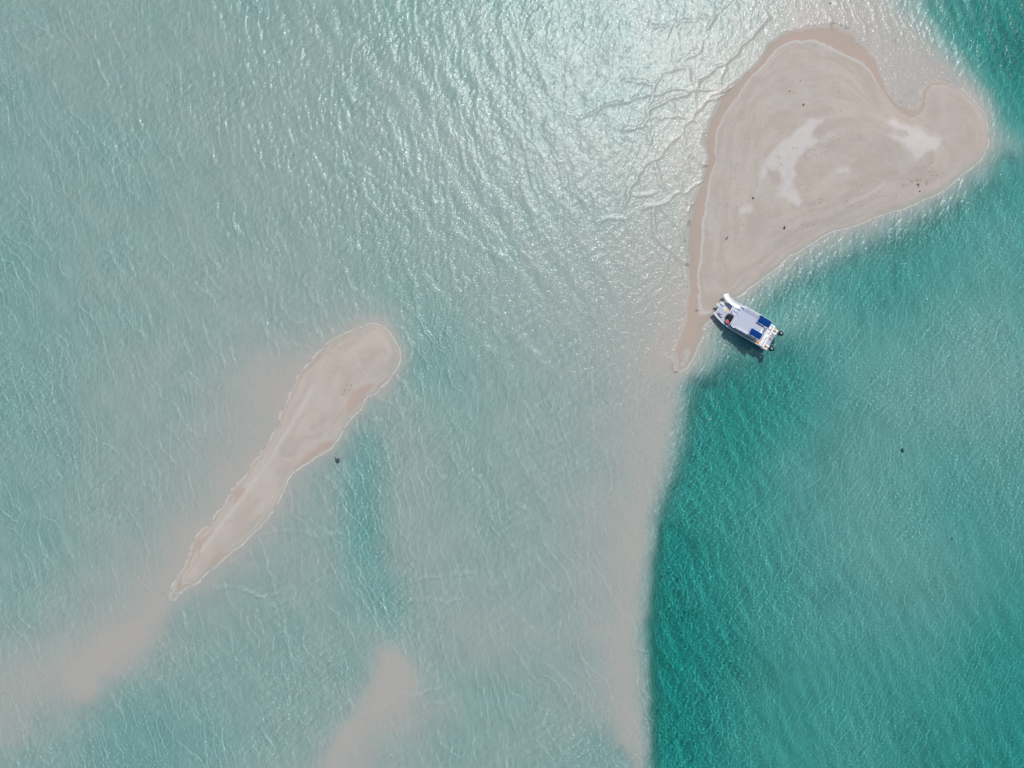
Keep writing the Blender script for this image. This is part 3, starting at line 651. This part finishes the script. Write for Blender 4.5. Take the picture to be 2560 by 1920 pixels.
# slide
cl = [(4.98, -2.42, 1.42), (4.79, -2.25, 1.48), (4.55, -2.04, 1.58), (4.31, -1.88, 1.72), (4.05, -1.75, 1.85), (3.76, -1.65, 2.0), (3.45, -1.57, 2.15), (3.14, -1.52, 2.32), (2.9, -1.48, 2.5), (2.64, -1.44, 2.72), (2.4, -1.40, 2.88), (2.08, -1.36, 2.96)]
def trough(half, deep, th):
    rings = []
    for i, c in enumerate(cl):
        a = Vector(cl[max(0, i - 1)]); q = Vector(cl[min(len(cl) - 1, i + 1)]); t = (q - a); t.z = 0; t.normalize(); n = Vector((-t.y, t.x, 0)); p = Vector(c)
        prof = [(-1.12, 0.02), (-1.0, 0.04), (-.86, -.1), (-.6, -.22), (0, -.27), (.6, -.22), (.86, -.1), (1.0, .04), (1.12, .02)]
        up_ = [p + n * (u * half) + Vector((0, 0, w * deep)) for u, w in prof]
        lo_ = [p + n * (u * half) + Vector((0, 0, w * deep - th)) for u, w in prof[::-1]]
        rings.append(up_ + lo_)
    return rings
sld = empty('slide', (0, 0, 0)); sld.parent = boat
MB().loft(trough(.33, 1.0, .04)).build('trough', 'slide', sld, True)
for s_ in (-1, 1):
    pts = []
    for i, c in enumerate(cl):
        a = Vector(cl[max(0, i - 1)]); q = Vector(cl[min(len(cl) - 1, i + 1)]); t = (q - a); t.z = 0; t.normalize(); n = Vector((-t.y, t.x, 0)); pts.append(Vector(c) + n * s_ * .37 + Vector((0, 0, .05)))
    MB().tube(pts, .04, 6).build('slide_edge', 'white', sld, True)
for i in (3, 6, 9):
    x, y, z = cl[i]; MB().tube([(x, max(y, -outer(x) + .1), 1.1), (x, y, z - .25)], .035, 6).build('slide_support', 'steel', sld)
# canopies
def canopy(x0, x1, y0, y1):
    e = empty('canopy', ((x0 + x1) / 2, (y0 + y1) / 2, 2.76)); e.parent = boat
    hx, hy = (x1 - x0) / 2, (y1 - y0) / 2; b = MB(); rings = []
    for k in range(9):
        u = -1 + k / 4; rings.append([(hx * u, hy * v * (1 - .015 * math.cos(u * 3)), 0.36 + .09 * (1 - v * v) + .02 * (1 - u * u) + .012 * math.sin(7 * u + 3 * v)) for v in np.linspace(-1, 1, 9)])
    top = rings; bot = [[(x, y, z - .02) for x, y, z in r] for r in rings]
    b.loft([t + bt[::-1] for t, bt in zip(top, bot)]); b.build('canvas', 'blue', e, True)
    b = MB(); q = [(-hx, -hy, .34), (hx, -hy, .34), (hx, hy, .34), (-hx, hy, .34)]
    for k in range(4): b.tube([q[k], q[(k + 1) % 4]], .04, 6)
    b.build('canopy_frame', 'white', e)
    for x, y, z in q: MB().tube([(x, y, 0), (x, y, z)], .025, 6).build('canopy_post', 'steel', e)
    return e
c1 = canopy(-2.92, -.92, -1.84, -.66); c1['label'] = 'starboard blue canvas canopy'
c2 = canopy(-2.62, -.70, .50, 1.54); c2['label'] = 'port blue canvas canopy'
# stair from the upper deck to the stern
st = empty('stair', (0, 0, 0)); st.parent = boat
for k in range(6): MB().box(-3.2 + k * .17, -3.05 + k * .17, -.4, .3, 1.2 + k * .25, 1.24 + k * .25).build('tread', 'white' if k % 2 else 'foamw', st)
for y in (-.43, .33): MB().tube([(-3.25, y, 1.9), (-2.25, y, 3.4)], .03, 6).build('handrail', 'steel', st)
MB().tube([(-2.15, -.48, 2.76), (-2.15, -.48, 3.5), (-2.7, -.48, 3.5)], .03, 6).build('stair_rail', 'steel', boat)
# stern
b = MB(); b.box(-4.22, -3.34, -1.93, 1.80, 1.0, 1.38, .1); b.build('stern_bench', 'white', boat)
for y0, y1, ca in ((-1.62, -1.08, 1), (-.92, -.34, 1), (.22, .74, 0), (.92, 1.55, 0)):
    cu = MB(); cu.box(-3.84, -3.42, y0, y1, 1.384, 1.45, .03); cu = cu.build('seat_cushion', 'foamw', boat)
    MB().box(-3.93, -3.86, y0 - .03, y1 + .03, 1.384, 1.44, .01).build('black_bolster', 'dark', boat)
    if ca: MB().box(-3.86, -3.42, y0 - .12, y0 - .06, 1.384, 1.43, .01).build('black_bolster', 'dark', boat)
MB().box(-4.14, -4.02, -.38, .28, 1.384, 1.40).build('bench_pad', 'orange', boat)
b = MB(); b.box(-5.08, -4.2, -.95, .93, .38, .58, .05); b.build('boarding_platform', 'deck', boat)
MB().tube([(-4.3, -.85, .6), (-4.35, -.8, .95), (-4.8, -.8, .98), (-4.85, -.75, .62)], .028, 6).build('boarding_rail', 'greysteel', boat)
for y in (-.62, -.40): MB().tube([(-4.6, y, .62), (-5.12, y, .66), (-5.2, y, .1)], .028, 6).build('ladder_rail', 'greysteel', boat)
for s_ in (1, -1):
    b = MB(); b.prism([(-3.30, s_ * 1.55), (-2.75, s_ * 1.55), (-2.75, s_ * 1.78), (-3.30, s_ * 1.78)], 1.103, 1.13); b.build('side_pad', 'orange', boat)
def outboard(x, y):
    e = empty('outboard_motor', (x, y, 0)); e.parent = boat
    b = MB(); rings = []
    for z, r, dx in ((.72, .22, 0), (.80, .34, 0), (1.0, .40, 0), (1.2, .41, 0), (1.34, .37, -.01), (1.43, .28, -.02), (1.47, .12, -.03)):
        rings.append([(dx + r * 1.08 * math.cos(q), r * .92 * math.sin(q) * (1 + .1 * math.cos(q)), z) for q in [2 * math.pi * k / 20 for k in range(20)]])
    b.loft(rings); b.build('cowling', 'black', e, True)
    MB().box(-.13, .10, -.05, .05, 1.455, 1.482, .01).build('cowling_strip', 'silver', e)  # small silver strip on top of the black cowling
    b = MB(); b.loft([[(-.08, -.06, .75), (.14, -.05, .75), (.14, .05, .75), (-.08, .06, .75)], [(-.14, -.04, -.3), (.1, -.03, -.3), (.1, .03, -.3), (-.14, .04, -.3)]]); b.build('leg', 'dark', e)
    MB().box(.18, .46, -.17, .17, .5, .86, .04).build('mount_bracket', 'greysteel', e)
    b = MB()
    for k in range(3):
        q = k * 2.094; b.box(-.22, -.19, -.02, .2, -.06, .06, M=Matrix.Translation((0, 0, -.25)) @ Matrix.Rotation(q, 4, 'X'))
    b.build('propeller', 'greysteel', e)
    return e
outboard(-5.52, -1.42); outboard(-5.46, 1.36)

def on_boat(x, y, z):
    c, s_ = math.cos(BR), math.sin(BR); return (BO[0] + x * c - y * s_, BO[1] + x * s_ + y * c, z)
# loose things aboard
e = empty('cool_box', on_boat(2.62, 1.22, 1.535), BR + .05); tag(e, 'red cool box with a white rim beside the helm of the catamaran', 'cool box')
MB().box(-.24, .24, -.26, .26, .0, .30, .03).build('body', 'foamw', e); MB().box(-.22, .22, -.24, .24, .302, .36, .02).build('lid', 'red', e); MB().tube([(-.2, -.27, .25), (0, -.3, .33), (.2, -.27, .25)], .015, 6).build('handle', 'white', e)
def shoe_mesh():
    b = MB(); rings = []
    for x, w, h in ((-.16, .02, .03), (-.13, .05, .05), (-.05, .045, .06), (.05, .05, .05), (.12, .055, .04), (.16, .02, .025)):
        rings.append([(x, w * math.cos(q), max(0, h * math.sin(q) + .01)) for q in [2 * math.pi * k / 10 for k in range(10)]])
    b.loft(rings); return b
shoe0 = None
for k, (x, y, r) in enumerate([(4.42, .70, .3), (4.30, .66, .5), (4.30, .86, -.3), (4.17, .92, .1), (4.10, .80, .9), (3.98, .68, .7), (3.98, .98, -.2), (3.86, 1.02, .2), (3.70, 1.05, .6)]):
    if shoe0 is None: shoe0 = shoe_mesh().build('sandal', 'purple', None, True); so = shoe0
    else: so = shoe0.copy(); COL.objects.link(so)
    so.location = on_boat(x, y, 1.103); so.rotation_euler = (0, 0, BR + r); so.scale = (1.0, 1.3, 1)
    tag(so, 'dark sandal lying among the other sandals on the port side of the foredeck', 'sandal', 'sandals left on the foredeck')
for k, (x, y, r, lb) in enumerate([(-3.05, 1.42, .4, 'crumpled orange life jacket against the port side of the cabin'), (-3.12, 1.66, 1.4, 'orange and cream life jacket on the port gunwale by the stern bench')]):
    e = empty('life_jacket', on_boat(x, y, 1.135), BR + r); tag(e, lb, 'life jacket', 'life jackets by the stern')
    for s_ in (-1, 1): MB().box(-.2, .2, s_ * .12 - .08, s_ * .12 + .08, 0, .1, .035).build('front_panel', 'orange', e)
    MB().box(-.24, -.14, -.18, .18, .04, .14, .03).build('collar', 'foamw' if k else 'orange', e)
    MB().box(-.02, .02, -.21, .21, .1, .112).build('strap', 'dark', e)
rc = MB()
for k in range(3): rc.tube([(.21 * math.cos(q) * (1 - .12 * k), .16 * math.sin(q) * (1 - .12 * k), .022 + .03 * (k % 2)) for q in [2 * math.pi * j / 20 for j in range(20)]], .02, 6, closed=True)
rc.tube([(.2, 0, .03), (.32, .12, .03), (.5, .1, .03), (.62, .2, .03)], .02, 6)
o = rc.build('rope_coil', 'rope', None, True); o.location = on_boat(-4.72, .02, .585); o.rotation_euler = (0, 0, BR + 2.6); tag(o, 'coiled grey mooring rope on the stern boarding platform', 'rope')
e = empty('anchor', on_boat(5.1, -.36, 1.095), BR); tag(e, 'small galvanised anchor stowed on the bow platform', 'anchor')
MB().tube([(-.25, 0, .06), (.3, 0, .06)], .025, 6).build('shank', 'steel', e)
b = MB(); b.prism([(.3, 0), (.05, .16), (.1, .03), (.1, -.03), (.05, -.16)], .02, .05); b.build('fluke', 'greysteel', e); MB().tube([(-.25, -.08, .06), (-.25, .08, .06)], .02, 6).build('stock', 'steel', e)

# ------------------------------------------------------------------ birds
def wing_mesh(b, sgn, half, droop=.0):
    rings = []
    for t in np.linspace(0, 1, 9):
        x = sgn * half * t; ch = .17 * (1 - t) ** .6 * (1 + .5 * t) + .012; sw = .10 * math.sin(t * math.pi * .55) - .22 * t ** 2.2; zz = .05 * math.sin(t * 2.2) + droop * t; th = .016 * (1 - t) + .004
        rings.append([(x, sw + ch * .45, zz), (x, sw + ch * .15, zz + th), (x, sw - ch * .55, zz), (x, sw + ch * .15, zz - th * .5)])
    b.loft(rings)
b = MB(); rings = []
for y, r in ((.24, .008), (.20, .016), (.16, .028), (.11, .034), (.06, .046), (-.02, .055), (-.10, .045), (-.17, .026), (-.22, .02)):
    rings.append([(r * math.cos(q), y, r * .9 * math.sin(q)) for q in [2 * math.pi * k / 12 for k in range(12)]])
b.loft(rings); b.loft([[(-.02, -.18, .006), (.02, -.18, .006), (.02, -.18, -.004), (-.02, -.18, -.004)], [(-.05, -.38, .004), (.05, -.38, .004), (.05, -.38, -.002), (-.05, -.38, -.002)]])
wing_mesh(b, 1, .43); wing_mesh(b, -1, .43)
fb = b.build('flying_bird', 'feather', None, True)
w = Vector((.455, .495, -.5)).normalized(); f_ = w.cross(Vector((0, 0, 1))).normalized(); u_ = w.cross(f_)
fb.matrix_world = Matrix.Translation(((1883 - 1280) * S * (1 - 8.6 / H), (960 - 495) * S * (1 - 8.6 / H), 8.6)) @ Matrix((w, f_, u_)).transposed().to_4x4()
tag(fb, 'dark bird gliding banked above the main sandbank, wings spread', 'bird')
def wpt(x, y): return ((x - 1280) * S, (960 - y) * S)
def ground(x, y): return float(bed_z(np.array([[x]]), np.array([[y]]))[0, 0])
b = MB(); rings = []
for y, r, z in ((-.26, .02, .14), (-.20, .045, .16), (-.10, .085, .20), (0, .105, .23), (.08, .095, .26), (.13, .05, .32), (.15, .032, .38), (.17, .036, .44), (.21, .034, .455), (.25, .012, .45), (.31, .004, .44)):
    rings.append([(r * math.cos(q), y, z + r * math.sin(q)) for q in [2 * math.pi * k / 12 for k in range(12)]])
b.loft(rings)
for s_ in (-1, 1):
    b.tube([(s_ * .04, .01, .17), (s_ * .045, -.02, .09), (s_ * .045, .01, .01)], .011, 6)
    b.prism([(s_ * .045 - .02, -.02), (s_ * .045 + .02, -.02), (s_ * .045 + .035, .07), (s_ * .045 - .035, .07)], .0, .012)
    b.ball((s_ * .085, -.05, .21), .1, (.22, 1.5, .5))
sb = b.build('standing_bird', 'feather', None, True); x, y = wpt(1957, 571); sb.location = (x, y, ground(x, y)); sb.rotation_euler = (0, 0, .35)
tag(sb, 'dark stocky bird standing on the sand near the south-east beach', 'bird')

# ------------------------------------------------------------------ wader near the left spit
def person(loc, rz):
    me = bpy.data.meshes.new('person'); V = []; E = []; R = []
    def v(p, r, par=None):
        V.append(p); R.append(r)
        if par is not None: E.append((par, len(V) - 1))
        return len(V) - 1
    pel = v((0, 0, .92), .135); sp1 = v((0, .02, 1.08), .125, pel); sp2 = v((0, .06, 1.25), .145, sp1); ch = v((0, .12, 1.38), .125, sp2)
    nk = v((0, .16, 1.47), .055, ch); hd = v((0, .20, 1.56), .085, nk); h2 = v((0, .22, 1.66), .088, hd); h3 = v((0, .21, 1.72), .05, h2)
    v((0, .31, 1.61), .022, h2)
    for s_ in (1, -1):
        sh = v((s_ * .19, .11, 1.38), .062, ch); el = v((s_ * .30, .20 + .05 * s_, 1.17), .042, sh); fo = v((s_ * .31, .36, 1.05), .035, el); wr = v((s_ * .29, .43, 1.01), .026, fo); pa = v((s_ * .28, .49, .985), .032, wr)
        for j, (dx, ln) in enumerate(((-.026, .075), (-.009, .085), (.009, .08), (.026, .065))):
            a = v((s_ * .28 + dx, .49 + ln * .5, .975), .010, pa); v((s_ * .28 + dx * 1.1, .49 + ln, .955), .008, a)
        a = v((s_ * .28 - s_ * .04, .50, .98), .011, pa); v((s_ * .28 - s_ * .055, .53, .97), .009, a)
        hp = v((s_ * .09, 0, .86), .10, pel); kn = v((s_ * .12, .06 * s_, .48), .062, hp); an = v((s_ * .13, .02 + .07 * s_, .09), .038, kn); v((s_ * .14, .16 + .07 * s_, .035), .034, an)
    me.from_pydata(V, E, []); o = bpy.data.objects.new('person', me); COL.objects.link(o)
    md = o.modifiers.new('skin', 'SKIN'); o.modifiers.new('sub', 'SUBSURF').levels = 1; o.modifiers['sub'].render_levels = 2
    for k, r in enumerate(R): me.skin_vertices[0].data[k].radius = (r, r)
    me.skin_vertices[0].data[0].use_root = True
    me.materials.append(MT['skin'])
    o.location = loc; o.rotation_euler = (0, 0, rz)
    for s_ in (1, -1): pass
    b = MB(); b.ball((0, .195, 1.665), .108, (.95, 1.02, .92)); bmesh.ops.delete(b.bm, geom=[q for q in b.bm.verts if q.co.z < 1.62 and q.co.y > .16], context='VERTS'); b.build('hair', 'hair', o, True)
    b = MB(); rr = []
    for z, y, a, c in ((.80, 0, .185, .145), (.95, 0, .18, .145), (1.08, .02, .16, .135), (1.25, .06, .19, .15), (1.38, .11, .23, .14), (1.445, .15, .11, .09)):
        rr.append([(a * math.cos(q), y + c * math.sin(q), z) for q in [2 * math.pi * k / 16 for k in range(16)]])
    b.loft(rr); b.build('wetsuit_top', 'wet', o, True)
    for s_ in (1, -1): MB().tube([(s_ * .17, .11, 1.39), (s_ * .30, .20 + .05 * s_, 1.17), (s_ * .315, .33, 1.07)], [.085, .062, .052], 10).build('sleeve', 'wet', o, True)
    for s_ in (1, -1): MB().tube([(s_ * .09, 0, .9), (s_ * .12, .06 * s_, .5), (s_ * .125, .06 * s_, .42)], [.125, .085, .08], 10).build('trouser_leg', 'wet', o, True)
    for s_ in (1, -1): MB().ball((s_ * .032, .297, 1.655), .011, seg=8).build('eye', 'foamw', o, True)
    return o
x, y = wpt(844, 1148); pp = person((x, y, ground(x, y) + .0), math.radians(-20))
tag(pp, 'person in a black wetsuit wading beside the left sand spit', 'person')

# ------------------------------------------------------------------ weed clumps, stones
def weed(x, y, r, m, n, lab, seed, flat=.35, grp=None):
    rg = random.Random(seed); b = MB(); X, Y = wpt(x, y); g0 = ground(X, Y)
    b.ball((0, 0, .0), r * .45, (1, .75, .3), 8)
    for k in range(n):
        a = rg.uniform(0, 6.283); d = r * rg.random() ** .9 * .8; cx, cy = d * math.cos(a), d * math.sin(a) * .7
        L_ = rg.uniform(.25, .6) * r; q = rg.uniform(0, 6.283); pts = []
        for j in range(5): t = j / 4; pts.append((cx + L_ * t * math.cos(q + t * rg.uniform(-.5, .5)), cy + L_ * t * math.sin(q), .01 + flat * r * math.sin(t * 2.6) * rg.uniform(.5, 1)))
        wd = r * rg.uniform(.05, .10); b.tube(pts, [wd, wd * 1.1, wd, wd * .8, wd * .3], 5)
    o = b.build('seaweed_clump', m, None, True); o.location = (X, Y, g0); o.rotation_euler = (0, 0, rg.uniform(.5, 1.2)); tag(o, lab, 'seaweed', grp)
    if m == 'weed': o.cycles.is_caustics_receiver = True
    return o
gw, gd = 'weed on the sea floor', 'dried weed on the main sandbank'
weed(2265, 1128, .42, 'weed', 60, 'dark ragged weed clump on the sea floor in the right half, clear of the shore', 1, .3, gw)
weed(1837, 1452, .16, 'weed', 16, 'tiny weed tuft on the sea floor just right of the deep channel edge', 2, .3, gw)
weed(2392, 1352, .20, 'weed', 22, 'small faint weed tuft on the sea floor in the lower right', 3, .25, gw)
weed(2330, 1375, .14, 'weed', 10, 'smallest faint weed tuft, low in the right-hand water', 4, .25, gw)
weed(2075, 8, .20, 'weed', 30, 'dark weed lump in ankle-deep water north of the main sandbank', 5, .3, gw)
weed(2005, 265, .26, 'dryweed', 34, 'star-shaped dried weed on the upper part of the main sandbank', 6, .15, gd)
weed(1971, 231, .20, 'dryweed', 22, 'thin tan dried weed between two twigs and the star-shaped clump', 7, .12, gd)
weed(1998, 205, .13, 'weed', 22, 'dark slim scrap of weed, larger of the pair near the top of the sandbank', 8, .2, gd)
weed(2007, 202, .09, 'weed', 16, 'dark round scrap of weed, smaller of the pair near the top of the sandbank', 9, .2, gd)
weed(2293, 463, .26, 'dryweed', 34, 'dark dried weed heap on the trodden sand at the east end', 10, .2, gd)
weed(2298, 478, .22, 'dryweed', 20, 'loose dried weed trail below the heap at the east end', 11, .12, gd)
b = MB(); b.ball((0, 0, .05), .16, (1.1, .8, .5)); 
for v_ in b.bm.verts: v_.co *= 1 + .12 * math.sin(17 * v_.co.x + 9 * v_.co.y)
o = b.build('stone', 'stone', None, True); x, y = wpt(1741, 776); o.location = (x, y, ground(x, y)); tag(o, 'grey stone at the narrow tail of the sandbank beside the boat', 'stone')
